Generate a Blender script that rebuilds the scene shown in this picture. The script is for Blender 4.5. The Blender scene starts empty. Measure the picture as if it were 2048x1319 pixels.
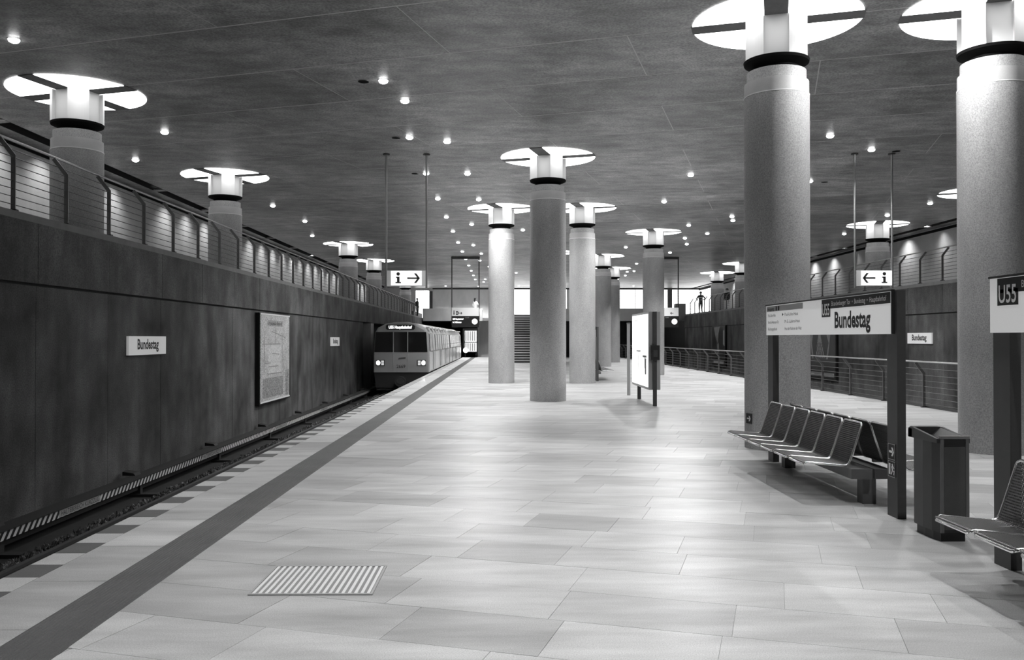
import bpy, math, random
from mathutils import Vector, Matrix
random.seed(7)
S = bpy.context.scene
C = S.collection
R = math.radians
CEIL = 6.45          # ceiling height above the platform
GAL = 3.42           # gallery floor height
TH = R(17.4)         # the stone and formwork grid is turned against the track
CT, ST = math.cos(TH), math.sin(TH)

# ------------------------------------------------------------------ camera, world, exposure
cam = bpy.data.cameras.new('camera'); cam.sensor_width = 36.0; cam.lens = 1750 / 2048 * 36
cam.clip_end = 400
camo = bpy.data.objects.new('camera', cam); C.objects.link(camo)
camo.location = (0, 0, 1.65); camo.rotation_euler = (R(90.54), 0, R(-0.622))
S.camera = camo
W = bpy.data.worlds.new('world'); S.world = W; W.use_nodes = True
W.node_tree.nodes['Background'].inputs[0].default_value = (0.5, 0.5, 0.5, 1)
W.node_tree.nodes['Background'].inputs[1].default_value = 0.02
S.view_settings.view_transform = 'Standard'; S.view_settings.look = 'None'
S.view_settings.gamma = 1.0; S.view_settings.use_curve_mapping = False
S.view_settings.exposure = 0.0
P_DOWN = 400         # power of one platform downlight
P_GAL = 130          # gallery downlight
P_WASH = 130          # wall washer in the gallery slot
E_PETAL = 4.0        # glow of the column light panels
E_WIN = 2.4          # glow of the far end panes, daylight and lit wall alike

# ------------------------------------------------------------------ materials
MAT = {}
def mat(name, g, rough=0.6, metal=0.0, var=0.0, scale=3.0, stretch=(1, 1, 1), speck=0.0, sscale=160.0,
        bump=0.0, emit=0.0, tone=None, spec=0.5, blotch=0.0, bscale=.5):
    m = bpy.data.materials.new(name); m.use_nodes = True
    nt = m.node_tree; N = nt.nodes; L = nt.links; b = N['Principled BSDF']
    b.inputs['Roughness'].default_value = rough; b.inputs['Metallic'].default_value = metal
    b.inputs['Specular IOR Level'].default_value = spec
    b.inputs['Base Color'].default_value = (g, g, g, 1)
    if emit:
        b.inputs['Emission Color'].default_value = (1, 1, 1, 1); b.inputs['Emission Strength'].default_value = emit
    def math_(op, a, bb):
        n = N.new('ShaderNodeMath'); n.operation = op
        for i, v in enumerate((a, bb)):
            if isinstance(v, (int, float)): n.inputs[i].default_value = v
            else: L.new(v, n.inputs[i])
        return n.outputs[0]
    fac = None
    if var or speck or tone or blotch:
        geo = N.new('ShaderNodeNewGeometry')
        fac = g
        if tone:
            at = N.new('ShaderNodeAttribute'); at.attribute_name = 'tone'
            fac = math_('ADD', math_('MULTIPLY', at.outputs['Fac'], tone[1] - tone[0]), tone[0])
        def noise(sc, st, detail, amp):
            mp = N.new('ShaderNodeMapping'); mp.inputs['Scale'].default_value = st
            L.new(geo.outputs['Position'], mp.inputs['Vector'])
            nz = N.new('ShaderNodeTexNoise'); nz.inputs['Scale'].default_value = sc; nz.inputs['Detail'].default_value = detail
            nz.inputs['Roughness'].default_value = 0.6
            L.new(mp.outputs[0], nz.inputs['Vector'])
            # 1 + amp * (n - .5) * 4
            return math_('ADD', math_('MULTIPLY', math_('SUBTRACT', nz.outputs['Fac'], 0.5), 4 * amp), 1.0), nz
        nzb = None
        if var:
            o, nzb = noise(scale, stretch, 6, var); fac = math_('MULTIPLY', fac, o)
        if blotch:
            o, _ = noise(bscale, (1, 1, 1), 3, blotch); fac = math_('MULTIPLY', fac, o)
        if speck:
            o, _ = noise(sscale, (1, 1, 1), 1, speck); fac = math_('MULTIPLY', fac, o)
        cl = N.new('ShaderNodeClamp'); L.new(fac, cl.inputs[0]); cl.inputs[1].default_value = 0.004; cl.inputs[2].default_value = 0.9
        cb = N.new('ShaderNodeCombineColor')
        for i in range(3): L.new(cl.outputs[0], cb.inputs[i])
        L.new(cb.outputs[0], b.inputs['Base Color'])
        if bump and nzb:
            bp = N.new('ShaderNodeBump'); bp.inputs['Strength'].default_value = bump; bp.inputs['Distance'].default_value = 0.01
            L.new(nzb.outputs['Fac'], bp.inputs['Height']); L.new(bp.outputs[0], b.inputs['Normal'])
    MAT[name] = m
    return m

mat('slab', .5, rough=.36, var=.30, scale=1.3, stretch=(.6, 2.6, 1), speck=.22, sscale=130, tone=(.40, .60), spec=.5)
mat('edge_light', .56, rough=.45, var=.08, scale=4, speck=.22, sscale=130)
mat('edge_dark', .13, rough=.5, var=.1, scale=5, speck=.2, sscale=130)
mat('tactile', .10, rough=.5, var=.2, scale=2, speck=.22, sscale=130)
mat('joint', .40, rough=.9)
mat('wall_concrete', .085, rough=.75, var=.6, scale=1.3, stretch=(1, 1.3, .38), speck=.45, sscale=45, blotch=.8, bscale=.7, tone=(.072, .096), bump=.15)
mat('wall_recess', .02, rough=.9)
mat('gallery_wall', .40, rough=.7, var=.15, scale=1.5, stretch=(1, 1, .4), speck=.15, sscale=50)
mat('trim_concrete', .20, rough=.7, var=.15, scale=3, speck=.1)
mat('ceiling_panel', .24, rough=.42, var=.55, scale=1.7, stretch=(.8, 1.5, 1), speck=.45, sscale=28, blotch=.45, bscale=.5, tone=(.21, .27), bump=.1)
mat('ceiling_joint', .55, rough=.8)
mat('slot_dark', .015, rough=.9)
mat('column', .36, rough=.55, var=.14, scale=3, stretch=(1, 1, .4), speck=.30, sscale=60, bump=.05)
mat('column_band', .46, rough=.5, var=.08, scale=4, speck=.1)
mat('column_line', .75, rough=.4)
mat('neck_black', .006, rough=.9, spec=.1)
mat('drum_white', .80, rough=.5)
mat('cap_beam', .12, rough=.7, var=.2, scale=4, speck=.15, sscale=90)
mat('petal_glow', .9, emit=E_PETAL)
mat('lamp_glow', .9, emit=14)
mat('lamp_ring', .22, rough=.4, metal=.6)
mat('steel', .42, rough=.32, metal=1.0, var=.05, scale=20)
mat('chrome', .90, rough=.22, metal=1.0)
mat('steel_dark', .07, rough=.45, metal=.6, var=.1, scale=8)
mat('post_grey', .05, rough=.5, var=.12, scale=9, speck=.12, sscale=240)
mat('rail_steel', .20, rough=.4, metal=.7)
mat('wire', .10, rough=.4, metal=.7)
mat('mesh_wire', .13, rough=.35, metal=.8)
mat('beam_grey', .10, rough=.5, var=.1, scale=8)
mat('bin_metal', .028, rough=.38, metal=.2, var=.12, scale=6, speck=.1, sscale=240)
mat('bin_panel', .06, rough=.5, var=.12, scale=6, speck=.12, sscale=240)
mat('black', .010, rough=.5)
mat('black_print', .012, rough=.6)
mat('white_sign', .74, rough=.5, emit=.22, speck=.04, sscale=240)  # faint glow added to brighten the boards
mat('lit_sign', .80, rough=.5, emit=.55)
mat('white_paint', .78, rough=.5)
mat('grey_sign', .40, rough=.5)
mat('mid_grey', .25, rough=.5)
mat('board_lit', .85, rough=.3, emit=.95)
mat('paper', .50, rough=.5, var=.25, scale=2.5, speck=.6, sscale=22)
mat('paper_light', .62, rough=.5, speck=.4, sscale=25)
mat('paper_grey', .30, rough=.5, speck=.8, sscale=25)
mat('poster_dark', .03, rough=.3, var=.4, scale=2)
mat('poster_grey', .26, rough=.4, var=.3, scale=4)
mat('ballast', .09, rough=.9, tone=(.03, .22))
mat('track_bed', .025, rough=.9, var=.3, scale=4)
mat('rail_top', .22, rough=.35, metal=.8)
mat('rust_dark', .03, rough=.8)
mat('train_body', .30, rough=.35, var=.05, scale=3, speck=.08, sscale=90)
mat('train_side', .62, rough=.25, var=.05, scale=3)  # paler than the front: platform light put into the colour
mat('train_roof', .62, rough=.4)  # paled like the sides to stand for light on the roof
mat('train_pane', .012, rough=.06)
mat('train_side_pane', .50, rough=.10, emit=.15)  # pale base and faint glow stand for reflections and lit interior
mat('train_line', .06, rough=.5)
mat('train_dark', .015, rough=.6)
mat('headlight', .9, emit=30)
mat('lamp_dim', .4, rough=.2, emit=.5)
mat('display_glow', .9, emit=2.5)
mat('day_glass', .85, rough=.2, emit=E_WIN)
mat('white_wall', .72, rough=.5, var=.05, scale=2)
mat('dark_wall', .03, rough=.8, var=.2, scale=2)
mat('stair_tread', .60, rough=.5, var=.1, scale=5)  # treads made paler for the light falling on them
mat('stair_riser', .06, rough=.6)
mat('skin', .42, rough=.5)
mat('cloth_black', .015, rough=.9)
mat('cloth_dark', .045, rough=.9)
mat('cloth_white', .75, rough=.8)
mat('cloth_grey', .2, rough=.9)
mat('hair', .012, rough=.5)

# hazard board on the conductor rail: slanted stripes with pale text fields between them
def stripes():
    m = bpy.data.materials.new('hazard_stripes'); m.use_nodes = True
    nt = m.node_tree; N = nt.nodes; L = nt.links; b = N['Principled BSDF']; b.inputs['Roughness'].default_value = .6
    g = N.new('ShaderNodeNewGeometry'); sp = N.new('ShaderNodeSeparateXYZ'); L.new(g.outputs['Position'], sp.inputs[0])
    def mm(op, a, c):
        n = N.new('ShaderNodeMath'); n.operation = op
        for i, v in enumerate((a, c)):
            if isinstance(v, (int, float)): n.inputs[i].default_value = v
            else: L.new(v, n.inputs[i])
        return n.outputs[0]
    t = mm('ADD', sp.outputs['Y'], mm('MULTIPLY', sp.outputs['Z'], -0.9))
    f = mm('FRACT', mm('DIVIDE', mm('ADD', t, 40), 0.145), 0)
    s = mm('GREATER_THAN', f, 0.5)
    v = mm('ADD', mm('MULTIPLY', s, 0.72), 0.010)
    cb = N.new('ShaderNodeCombineColor')
    for i in range(3): L.new(v, cb.inputs[i])
    L.new(cb.outputs[0], b.inputs['Base Color']); MAT['hazard'] = m
stripes()

# ------------------------------------------------------------------ mesh helpers
class MB:
    def __init__(s): s.v = []; s.f = []; s.sm = []; s.tone = []; s.t = .5
    def add(s, vs, fs, smooth=False):
        o = len(s.v); s.v += [tuple(p) for p in vs]
        for f in fs: s.f.append(tuple(i + o for i in f)); s.sm.append(smooth); s.tone.append(s.t)
        return s
    def box(s, x0, x1, y0, y1, z0, z1):
        v = [(x0, y0, z0), (x1, y0, z0), (x1, y1, z0), (x0, y1, z0), (x0, y0, z1), (x1, y0, z1), (x1, y1, z1), (x0, y1, z1)]
        return s.add(v, [(0, 3, 2, 1), (4, 5, 6, 7), (0, 1, 5, 4), (1, 2, 6, 5), (2, 3, 7, 6), (3, 0, 4, 7)])
    def prism(s, poly, z0, z1, smooth=False):      # poly CCW in xy
        n = len(poly)
        v = [(p[0], p[1], z0) for p in poly] + [(p[0], p[1], z1) for p in poly]
        s.add(v, [tuple(range(n - 1, -1, -1)), tuple(range(n, 2 * n))])
        s.add(v, [(i, (i + 1) % n, n + (i + 1) % n, n + i) for i in range(n)], smooth)
        return s
    def prism_y(s, poly, y0, y1):                   # poly in xz
        n = len(poly)
        v = [(p[0], y0, p[1]) for p in poly] + [(p[0], y1, p[1]) for p in poly]
        return s.add(v, [tuple(range(n)), tuple(range(2 * n - 1, n - 1, -1))] + [((i + 1) % n, i, n + i, n + (i + 1) % n) for i in range(n)])
    def prism_x(s, poly, x0, x1):                   # poly in yz
        n = len(poly)
        v = [(x0, p[0], p[1]) for p in poly] + [(x1, p[0], p[1]) for p in poly]
        return s.add(v, [tuple(range(n - 1, -1, -1)), tuple(range(n, 2 * n))] + [(i, (i + 1) % n, n + (i + 1) % n, n + i) for i in range(n)])
    def lathe(s, prof, n=40, cx=0, cy=0, cap=True):
        k = len(prof); v = []
        for r, z in prof:
            for i in range(n):
                a = 2 * math.pi * i / n; v.append((cx + r * math.cos(a), cy + r * math.sin(a), z))
        for j in range(k - 1):
            s.add(v[j * n:(j + 2) * n], [(i, (i + 1) % n, n + (i + 1) % n, n + i) for i in range(n)], True)
        if cap:
            s.add(v[:n], [tuple(range(n - 1, -1, -1))]); s.add(v[-n:], [tuple(range(n))])
        return s
    def tube(s, pts, r, n=6, closed=False):
        pts = [Vector(p) for p in pts]; m = len(pts); rings = []
        rr = r if isinstance(r, (list, tuple)) else [r] * m
        up = None
        for i in range(m):
            a = pts[(i - 1) % m] if (closed or i > 0) else pts[i]
            b = pts[(i + 1) % m] if (closed or i < m - 1) else pts[i]
            d = (b - a).normalized()
            if up is None: up = Vector((0, 0, 1)) if abs(d.z) < .9 else Vector((1, 0, 0))
            sx = d.cross(up)
            if sx.length < 1e-4: sx = d.cross(Vector((0, 1, 0)))
            sx.normalize(); u2 = sx.cross(d).normalized(); up = u2
            rings.append([pts[i] + (sx * math.cos(2 * math.pi * k / n) + u2 * math.sin(2 * math.pi * k / n)) * rr[i] for k in range(n)])
        v = [p for ring in rings for p in ring]
        fs = []
        for j in range(m if closed else m - 1):
            j2 = (j + 1) % m
            fs += [(j * n + k, j * n + (k + 1) % n, j2 * n + (k + 1) % n, j2 * n + k) for k in range(n)]
        s.add(v, fs, True)
        if not closed:
            s.add(rings[0], [tuple(range(n - 1, -1, -1))]); s.add(rings[-1], [tuple(range(n))])
        return s
    def ball(s, c, r, n=10, m=6, sc=(1, 1, 1)):
        prof = [(max(1e-3, math.sin(math.pi * j / m)) * r, -math.cos(math.pi * j / m) * r) for j in range(m + 1)]
        b = MB().lathe(prof, n)
        return s.add([(c[0] + p[0] * sc[0], c[1] + p[1] * sc[1], c[2] + p[2] * sc[2]) for p in b.v], b.f, True)
    def mesh(s, name, m):
        me = bpy.data.meshes.new(name); me.from_pydata(s.v, [], s.f)
        me.polygons.foreach_set('use_smooth', s.sm)
        at = me.attributes.new('tone', 'FLOAT', 'FACE'); at.data.foreach_set('value', s.tone)
        me.materials.append(MAT[m]); me.update()
        return me
    def build(s, name, m, parent=None, loc=(0, 0, 0), rz=0.0):
        o = bpy.data.objects.new(name, s.mesh(name, m)); C.objects.link(o)
        o.location = loc; o.rotation_euler = (0, 0, rz)
        if parent: o.parent = parent
        return o
def inst(name, me, parent, loc=(0, 0, 0), rz=0.0, sc=None):
    o = bpy.data.objects.new(name, me); C.objects.link(o); o.location = loc; o.rotation_euler = (0, 0, rz)
    if sc: o.scale = sc
    if parent: o.parent = parent
    return o
def tag(o, label, cat, group=None):
    o['label'] = label; o['category'] = cat
    if group: o['group'] = group
    return o
def thing(name, label, cat, loc=(0, 0, 0), rz=0.0, group=None):
    o = bpy.data.objects.new(name, None); C.objects.link(o); o.location = loc; o.rotation_euler = (0, 0, rz)
    o.empty_display_size = .2
    return tag(o, label, cat, group)
def struct(name, mb, m, label=None):
    o = mb.build(name, m); o['kind'] = 'structure'
    if label: o['label'] = label
    return o
def copy_tree(o, parent=None):
    c = o.copy(); C.objects.link(c); c.parent = parent
    for ch in list(o.children): copy_tree(ch, c)
    return c
def text(name, body, h, pos, right, up, m, parent=None, xs=1.0, bold=0.0, align='LEFT', width=None, depth=.0015):
    """flat lettering: cap height h, baseline start at pos"""
    cu = bpy.data.curves.new('lettering', 'FONT'); cu.body = body; cu.size = 1.0; cu.extrude = 0; cu.offset = bold
    cu.resolution_u = 3
    ob = bpy.data.objects.new('lettering', cu)
    me = bpy.data.meshes.new_from_object(ob); bpy.data.objects.remove(ob); bpy.data.curves.remove(cu)
    xsv = [v.co.x for v in me.vertices]; w = (max(xsv) - min(xsv)) or 1; x0 = min(xsv)
    k = h / 0.69; sx = k * xs
    if width: sx = width / w
    off = {'LEFT': 0, 'CENTER': -w * sx / 2, 'RIGHT': -w * sx}[align]
    r_ = Vector(right).normalized(); u_ = Vector(up).normalized(); n_ = r_.cross(u_); p = Vector(pos)
    for v in me.vertices:
        v.co = p + r_ * ((v.co.x - x0) * sx + off) + u_ * (v.co.y * k) + n_ * depth
    me.materials.clear(); me.materials.append(MAT[m])
    o = bpy.data.objects.new(name, me); C.objects.link(o)
    if parent: o.parent = parent
    return o
def clip(poly, x0, x1, y0, y1):
    def cut(p, ax, val, sgn):
        out = []
        for i in range(len(p)):
            a, b = p[i], p[(i + 1) % len(p)]
            da, db = (a[ax] - val) * sgn, (b[ax] - val) * sgn
            if da >= 0: out.append(a)
            if (da >= 0) != (db >= 0):
                t = da / (da - db); out.append((a[0] + (b[0] - a[0]) * t, a[1] + (b[1] - a[1]) * t))
        return out
    for ax, val, sgn in ((0, x0, 1), (0, x1, -1), (1, y0, 1), (1, y1, -1)):
        poly = cut(poly, ax, val, sgn)
        if len(poly) < 3: return []
    return poly
def area(p): return sum(p[i][0] * p[(i + 1) % len(p)][1] - p[(i + 1) % len(p)][0] * p[i][1] for i in range(len(p))) / 2
def grid_pt(n, m): return (ST * n + CT * m, CT * n - ST * m)     # turned grid -> world

# ------------------------------------------------------------------ the setting
XE, XR = -3.44, 10.15          # platform edges
YB, YF = -6.0, 76.0            # platform back and far end
WL, WR = -7.0, 14.0            # track walls
GL, GR = -11.8, 18.95          # gallery back walls
YW = 84.0                      # far end wall

fl = struct('floor_platform', MB().box(XE, XR, YB, YF, -1.2, -.004), 'joint')
slabs = []
n = -10.0; row = 0
while n < 80:
    m = -30.0 + random.random()
    while m < 16:
        w = random.choice((.75, .9, .9, 1.05, 1.2, 1.35)); g = .0018
        poly = [grid_pt(n + g, m + g), grid_pt(n + g, m + w - g), grid_pt(n + .6 - g, m + w - g), grid_pt(n + .6 - g, m + g)]
        poly = clip(poly, -2.318, XR - .01, YB, YF)
        if len(poly) >= 3:
            if area(poly) < 0: poly = poly[::-1]
            if area(poly) > .004:
                cx = sum(p[0] for p in poly) / len(poly); cy = sum(p[1] for p in poly) / len(poly)
                vis = cy > 4.0 and abs(cx) < .60 * cy + .5
                slabs.append((area(poly) / max(cy, .5) ** 3 if vis else 0, poly))
        m += w
    n += .6; row += 1
ey = YB
while ey < YF:                                   # pale slabs between the edge blocks and the tactile strip
    p = [(-3.198, ey + .003), (-2.692, ey + .003), (-2.692, ey + .997), (-3.198, ey + .997)]
    slabs.append((.5 / max(ey, 1) ** 3 if ey > 3.5 else 0, p)); ey += 1.0
slabs.sort(key=lambda s: -s[0])
rest = MB()
for i, (a, p) in enumerate(slabs):
    t = min(1, max(0, random.gauss(.55, .24)))
    if i < 280 and a > 0:
        b = MB(); b.t = t; b.prism(p, -.004, random.uniform(-.0005, .0005)).build('stone_slab', 'slab', fl)
    else:
        rest.t = t; rest.prism(p, -.004, 0)
o = rest.build('stone_slabs', 'slab', fl); o['kind'] = 'stuff'
# edge blocks, dark and pale in turn
y = 3.97
me_d = MB().box(-.12, .12, -.168, .168, -.004, .001).mesh('edge_block', 'edge_dark')
me_l = MB().box(-.12, .12, -.168, .168, -.004, .001).mesh('edge_block', 'edge_light')
y = 2.0; k = 0
while y < 66:
    inst('edge_block', me_d if k % 2 == 0 else me_l, fl, (-3.32, y + .17 + .01, 0)); y += .34; k += 1
b = MB().box(-3.44, -3.2, 66.0, YF, -.004, 0.001); b.build('edge_strip', 'edge_light', fl)
# ribbed tactile strip
ts = MB().box(-2.69, -2.32, YB, YF, -.004, .0).build('tactile_strip', 'tactile', fl)
for i in range(14):
    x = -2.68 + i * .0265
    MB().prism_y([(x, 0), (x + .013, 0), (x + .010, .005), (x + .003, .005)], YB, YF).build('rib', 'tactile', ts)

# track troughs
struct('floor_track_left', MB().box(WL - .6, XE, YB, 110, -1.4, -1.2), 'track_bed')
struct('floor_track_right', MB().box(XR, WR + .4, YB, 110, -1.4, -1.2), 'track_bed')

# track walls of cast panels, upper band standing proud
def track_wall(name, x, s, y1, yn):
    # s = +1: the face looks towards +x
    base = MB().box(min(x - s * .45, x - s * .035), max(x - s * .45, x - s * .035), YB, yn, -1.2, GAL - .06)
    if yn < y1: base.box(min(x - s * .9, x - s * .6), max(x - s * .9, x - s * .6), yn, y1, -1.2, 2.44)
    if yn < y1: base.box(min(x - s * .6, x - s * .035), max(x - s * .6, x - s * .035), yn, y1, 2.44, GAL - .06)
    w = struct(name, base, 'wall_recess')
    y = YB; i = 0
    while y < y1 - .1:
        ye = min(y + 2.4, y1)
        for z0, z1, pr in ((-1.2, 2.43, 0), (2.47, GAL - .05, .03)):
            if z0 < 0 and ye > yn + .01:
                if y >= yn: continue
            yy = min(ye, yn) if z0 < 0 else ye
            b = MB(); b.t = random.random()
            xa, xb = x - s * .04, x + s * (pr + random.uniform(-.002, .002))
            b.box(min(xa, xb), max(xa, xb), y + .006, yy - .006, z0, z1).build('wall_panel', 'wall_concrete', w)
        y = ye; i += 1
    return w
track_wall('wall_left', WL, 1, 76.0, 44.0)
track_wall('wall_right', WR, -1, 67.0, 67.0)
struct('trim_1', MB().box(WL - .13, WL + .02, YB, 74, GAL - .05, GAL + .06), 'trim_concrete')
struct('trim_2', MB().box(WR - .02, WR + .13, YB, 67, GAL - .05, GAL + .06), 'trim_concrete')
struct('wall_niche_pier', MB().box(-7.6, -6.85, 45.6, 46.6, -1.2, 2.43), 'column', 'concrete pier in the wall niche beside the train, headlight brightness put into its colour')  # paler concrete stands for the headlight falling on the pier
# galleries
struct('floor_gallery_left', MB().box(GL, WL - .13, YB, YW, GAL - .25, GAL), 'trim_concrete')
struct('floor_gallery_right', MB().box(WR + .13, GR, YB, YW, GAL - .25, GAL), 'trim_concrete')
struct('wall_gallery_left', MB().box(GL - .3, GL, YB, YW, GAL, 7.2), 'gallery_wall')
struct('wall_gallery_right', MB().box(GR, GR + .3, YB, YW, GAL, 7.2), 'gallery_wall')
struct('trim_3', MB().box(GL, GL + .05, YB, YW, CEIL - .16, CEIL - .05), 'neck_black')
struct('trim_4', MB().box(GR - .05, GR, YB, YW, CEIL - .16, CEIL - .05), 'neck_black')
struct('wall_back', MB().box(GL - .3, GR + .3, YB - .3, YB, -1.4, 7.2), 'gallery_wall')

# ceiling: formwork fields on the turned grid, dark slots along the galleries
SLL, SLR = (-11.35, -10.96), (18.15, 18.5)
ce = MB().box(SLL[1], SLR[0], YB, YW, CEIL + .006, CEIL + .3)
ce.box(GL, SLL[0], YB, YW, CEIL + .006, CEIL + .3).box(SLR[1], GR, YB, YW, CEIL + .006, CEIL + .3)
ceiling = struct('ceiling', ce, 'ceiling_joint')
n = 18.2 - 2.2 * 13; row = 0
while n < 90:
    m = -5.25 - 6.0 * 8 + (3.0 if row % 2 else 0)
    while m < 26:
        g = .009; h = .02
        poly = [grid_pt(n + h, m + g), grid_pt(n + h, m + 6 - g), grid_pt(n + 2.2 - h, m + 6 - g), grid_pt(n + 2.2 - h, m + g)]
        poly = clip(poly, SLL[1] + .01, SLR[0] - .01, YB, YW)
        if len(poly) >= 3:
            if area(poly) < 0: poly = poly[::-1]
            if area(poly) > .01:
                b = MB(); b.t = random.random(); b.prism(poly, CEIL + random.uniform(.003, .0045), CEIL + .006).build('ceiling_field', 'ceiling_panel', ceiling)
        m += 6
    n += 2.2; row += 1
MB().box(GL, SLL[0], YB, YW, CEIL, CEIL + .006).build('ceiling_strip', 'ceiling_panel', ceiling)
MB().box(SLR[1], GR, YB, YW, CEIL, CEIL + .006).build('ceiling_strip', 'ceiling_panel', ceiling)
for x0, x1 in (SLL, SLR):
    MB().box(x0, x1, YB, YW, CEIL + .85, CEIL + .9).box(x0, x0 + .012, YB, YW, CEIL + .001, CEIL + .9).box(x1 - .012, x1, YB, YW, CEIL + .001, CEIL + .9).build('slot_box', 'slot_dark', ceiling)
    y = 1.2
    while y < YW - 1:
        b = MB(); sk = (x1 - x0) * .31
        b.prism([(x0, y), (x1, y - sk), (x1, y - sk + .28), (x0, y + .28)], CEIL, CEIL + .05).build('slot_bridge', 'ceiling_panel', ceiling); y += 4.55

# far end: upper deck over the tunnels, end wall with glowing panes, stairs
dk = struct('floor_deck', MB().box(WL - .13, -.6, 76.0, YW, GAL - .25, GAL).box(4.1, WR + .13, 76.0, YW, GAL - .25, GAL).box(-.6, 4.1, 65.0, YW, GAL - .25, GAL), 'trim_concrete')
struct('wall_deck', MB().box(WL + .1, -1.75, 75.8, 76.05, GAL - .27, 4.22), 'gallery_wall', 'grey concrete parapet of the upper deck above the left tunnel')
struct('wall_deck_right', MB().box(4.1, 13.3, 75.8, 76.05, GAL - .27, 4.22), 'white_wall', 'parapet of the upper deck above the right tunnel, its light put into the paler colour')  # paler than the left parapet to stand for the light on it
struct('wall_deck_pier', MB().box(13.3, 14.05, 66.9, 67.7, 3.0, 4.3), 'trim_concrete')
struct('wall_end', MB().box(GL - .3, GR + .3, YW, YW + .3, GAL - .25, 7.2), 'gallery_wall')
struct('wall_tunnel', MB().box(-2.2, -.62, 77.6, 77.9, 0, GAL - .25).box(-2.2, -2.0, 77.9, 110, -1.2, GAL - .25), 'gallery_wall')
struct('floor_platform_end', MB().box(-2.2, 10.15, 76.0, 79.0, -1.2, -.002), 'edge_light')
struct('wall_tunnel_dark', MB().box(3.9, 18, 78.8, 79.0, -1.2, GAL - .25).box(-8, -2, 109, 109.3, -1.4, 4).box(-8.0, -7.7, 76, 109, -1.4, 4).box(14.0, 14.3, 67, 79, -1.4, GAL - .25), 'dark_wall')
def glazing(name, x0, x1, z0, z1, lab):
    w = struct(name, MB().box(x0, x1, YW - .06, YW - .001, z0, z1), 'trim_concrete', lab)
    k = max(1, round((x1 - x0) / 2.2)); dx = (x1 - x0) / k
    for i in range(k):
        MB().box(x0 + i * dx + .03, x0 + (i + 1) * dx - .03, YW - .09, YW - .06, z0 + .04, z1 - .04).build('pane', 'day_glass', w)
glazing('window_1', .9, 6.2, GAL + .05, CEIL - .05, 'bright daylight glazing above the stairs')
glazing('glow_panes_right', 6.6, 18.9, GAL + .15, CEIL - .1, 'glowing panes standing in for the bright wall behind the right upper deck')  # emission stands in for the brightly lit wall
glazing('window_3', -8.35, -7.0, GAL + .1, CEIL - .2, 'narrow bright glazed doorway at the end of the left gallery')
w4 = struct('glow_panes_gallery', MB().box(GR - .05, GR - .001, 78.4, YW - .1, GAL + .1, CEIL - .2), 'trim_concrete', 'glowing panes added at the far end of the right gallery wall')  # panes added to carry the bright area onto the gallery wall
for i in range(2):
    MB().box(GR - .08, GR - .05, 78.45 + i * 2.75, 81.1 + i * 2.75, GAL + .15, CEIL - .25).build('pane', 'day_glass', w4)
for i in range(11):
    MB().box(6.6, 18.85, YW - .11, YW - .09, GAL + .35 + i * .24, GAL + .365 + i * .24).build('glazing_bar', 'grey_sign', bpy.data.objects['glow_panes_right'])
struct('trim_5', MB().box(15.85, 16.25, YW - .4, YW - .1, GAL, CEIL), 'dark_wall')
struct('trim_6', MB().box(-6.95, -6.7, YW - .3, YW - .05, GAL, CEIL - .3), 'dark_wall')
struct('trim_7', MB().box(-6.7, 19, YW - .2, YW - .0, CEIL - .12, CEIL), 'dark_wall')

st = struct('stairs', MB().box(-.62, -.5, 58.9, 65.0, 0, .12).prism_x([(58.9, 0), (65.0, 0), (65.0, 4.3), (64.4, 4.3), (58.9, .9)], -.66, -.5).prism_x([(58.9, 0), (65.0, 0), (65.0, 4.3), (64.4, 4.3), (58.9, .9)], 4.0, 4.16), 'white_wall', 'wide stone stairs climbing to the upper deck')
NS = 20; rise = GAL / NS; run = 6.0 / NS
for i in range(NS):
    s_ = MB().box(-.5, 4.0, 59 + i * run, 65.0, i * rise, (i + 1) * rise - .05).build('step', 'stair_riser', st)
    MB().box(-.5, 4.0, 59 + i * run - .03, 59 + (i + 1) * run + .01, (i + 1) * rise - .05, (i + 1) * rise).build('tread', 'stair_tread', s_)

# ------------------------------------------------------------------ columns with glowing caps
def arc(r, a0, a1, k): return [(r * math.cos(a0 + (a1 - a0) * i / k), r * math.sin(a0 + (a1 - a0) * i / k)) for i in range(k + 1)]
RC, RD, BW = .48, 1.25, .17
drum_poly = []
a0 = math.asin(.18 / RC)
for q in range(4):
    pts = arc(RC, a0, math.pi / 2 - a0, 8) + [(.18, .37), (-.18, .37)]
    c_, s_ = math.cos(q * math.pi / 2), math.sin(q * math.pi / 2)
    drum_poly += [(p[0] * c_ - p[1] * s_, p[0] * s_ + p[1] * c_) for p in pts]
b0 = math.asin(BW / RD)
petal_poly = [(BW, BW)] + arc(RD, b0, math.pi / 2 - b0, 18)
def column_meshes(zb):
    d = {}
    d['shaft'] = MB().lathe([(RC, 0), (RC, 5.30 - zb)], 48).mesh('shaft', 'column')
    d['band'] = MB().lathe([(RC - .008, 5.30 - zb), (RC - .008, 5.50 - zb)], 48).mesh('band', 'column_band')
    d['ring'] = MB().lathe([(RC + .003, 5.285 - zb), (RC + .003, 5.30 - zb)], 48).mesh('ring', 'column_line')
    d['collar'] = MB().lathe([(.435, 5.50 - zb), (.435, 5.67 - zb)], 48).mesh('collar', 'column')
    d['neck'] = MB().lathe([(.33, 5.67 - zb), (.33, 5.74 - zb), (.475, 5.80 - zb), (.485, 5.84 - zb)], 48).mesh('neck', 'neck_black')
    d['drum'] = MB().prism(drum_poly, 5.84 - zb, CEIL - zb).mesh('drum', 'drum_white')
    d['beam'] = MB().box(.36, RD + .01, -BW, BW, CEIL - .012 - zb, CEIL - zb).mesh('cross_beam', 'cap_beam')
    d['petal'] = MB().prism(petal_poly, CEIL - .010 - zb, CEIL - .0005 - zb).mesh('light_panel', 'petal_glow')
    return d
CM = {0: column_meshes(0), 1: column_meshes(GAL)}
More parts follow.
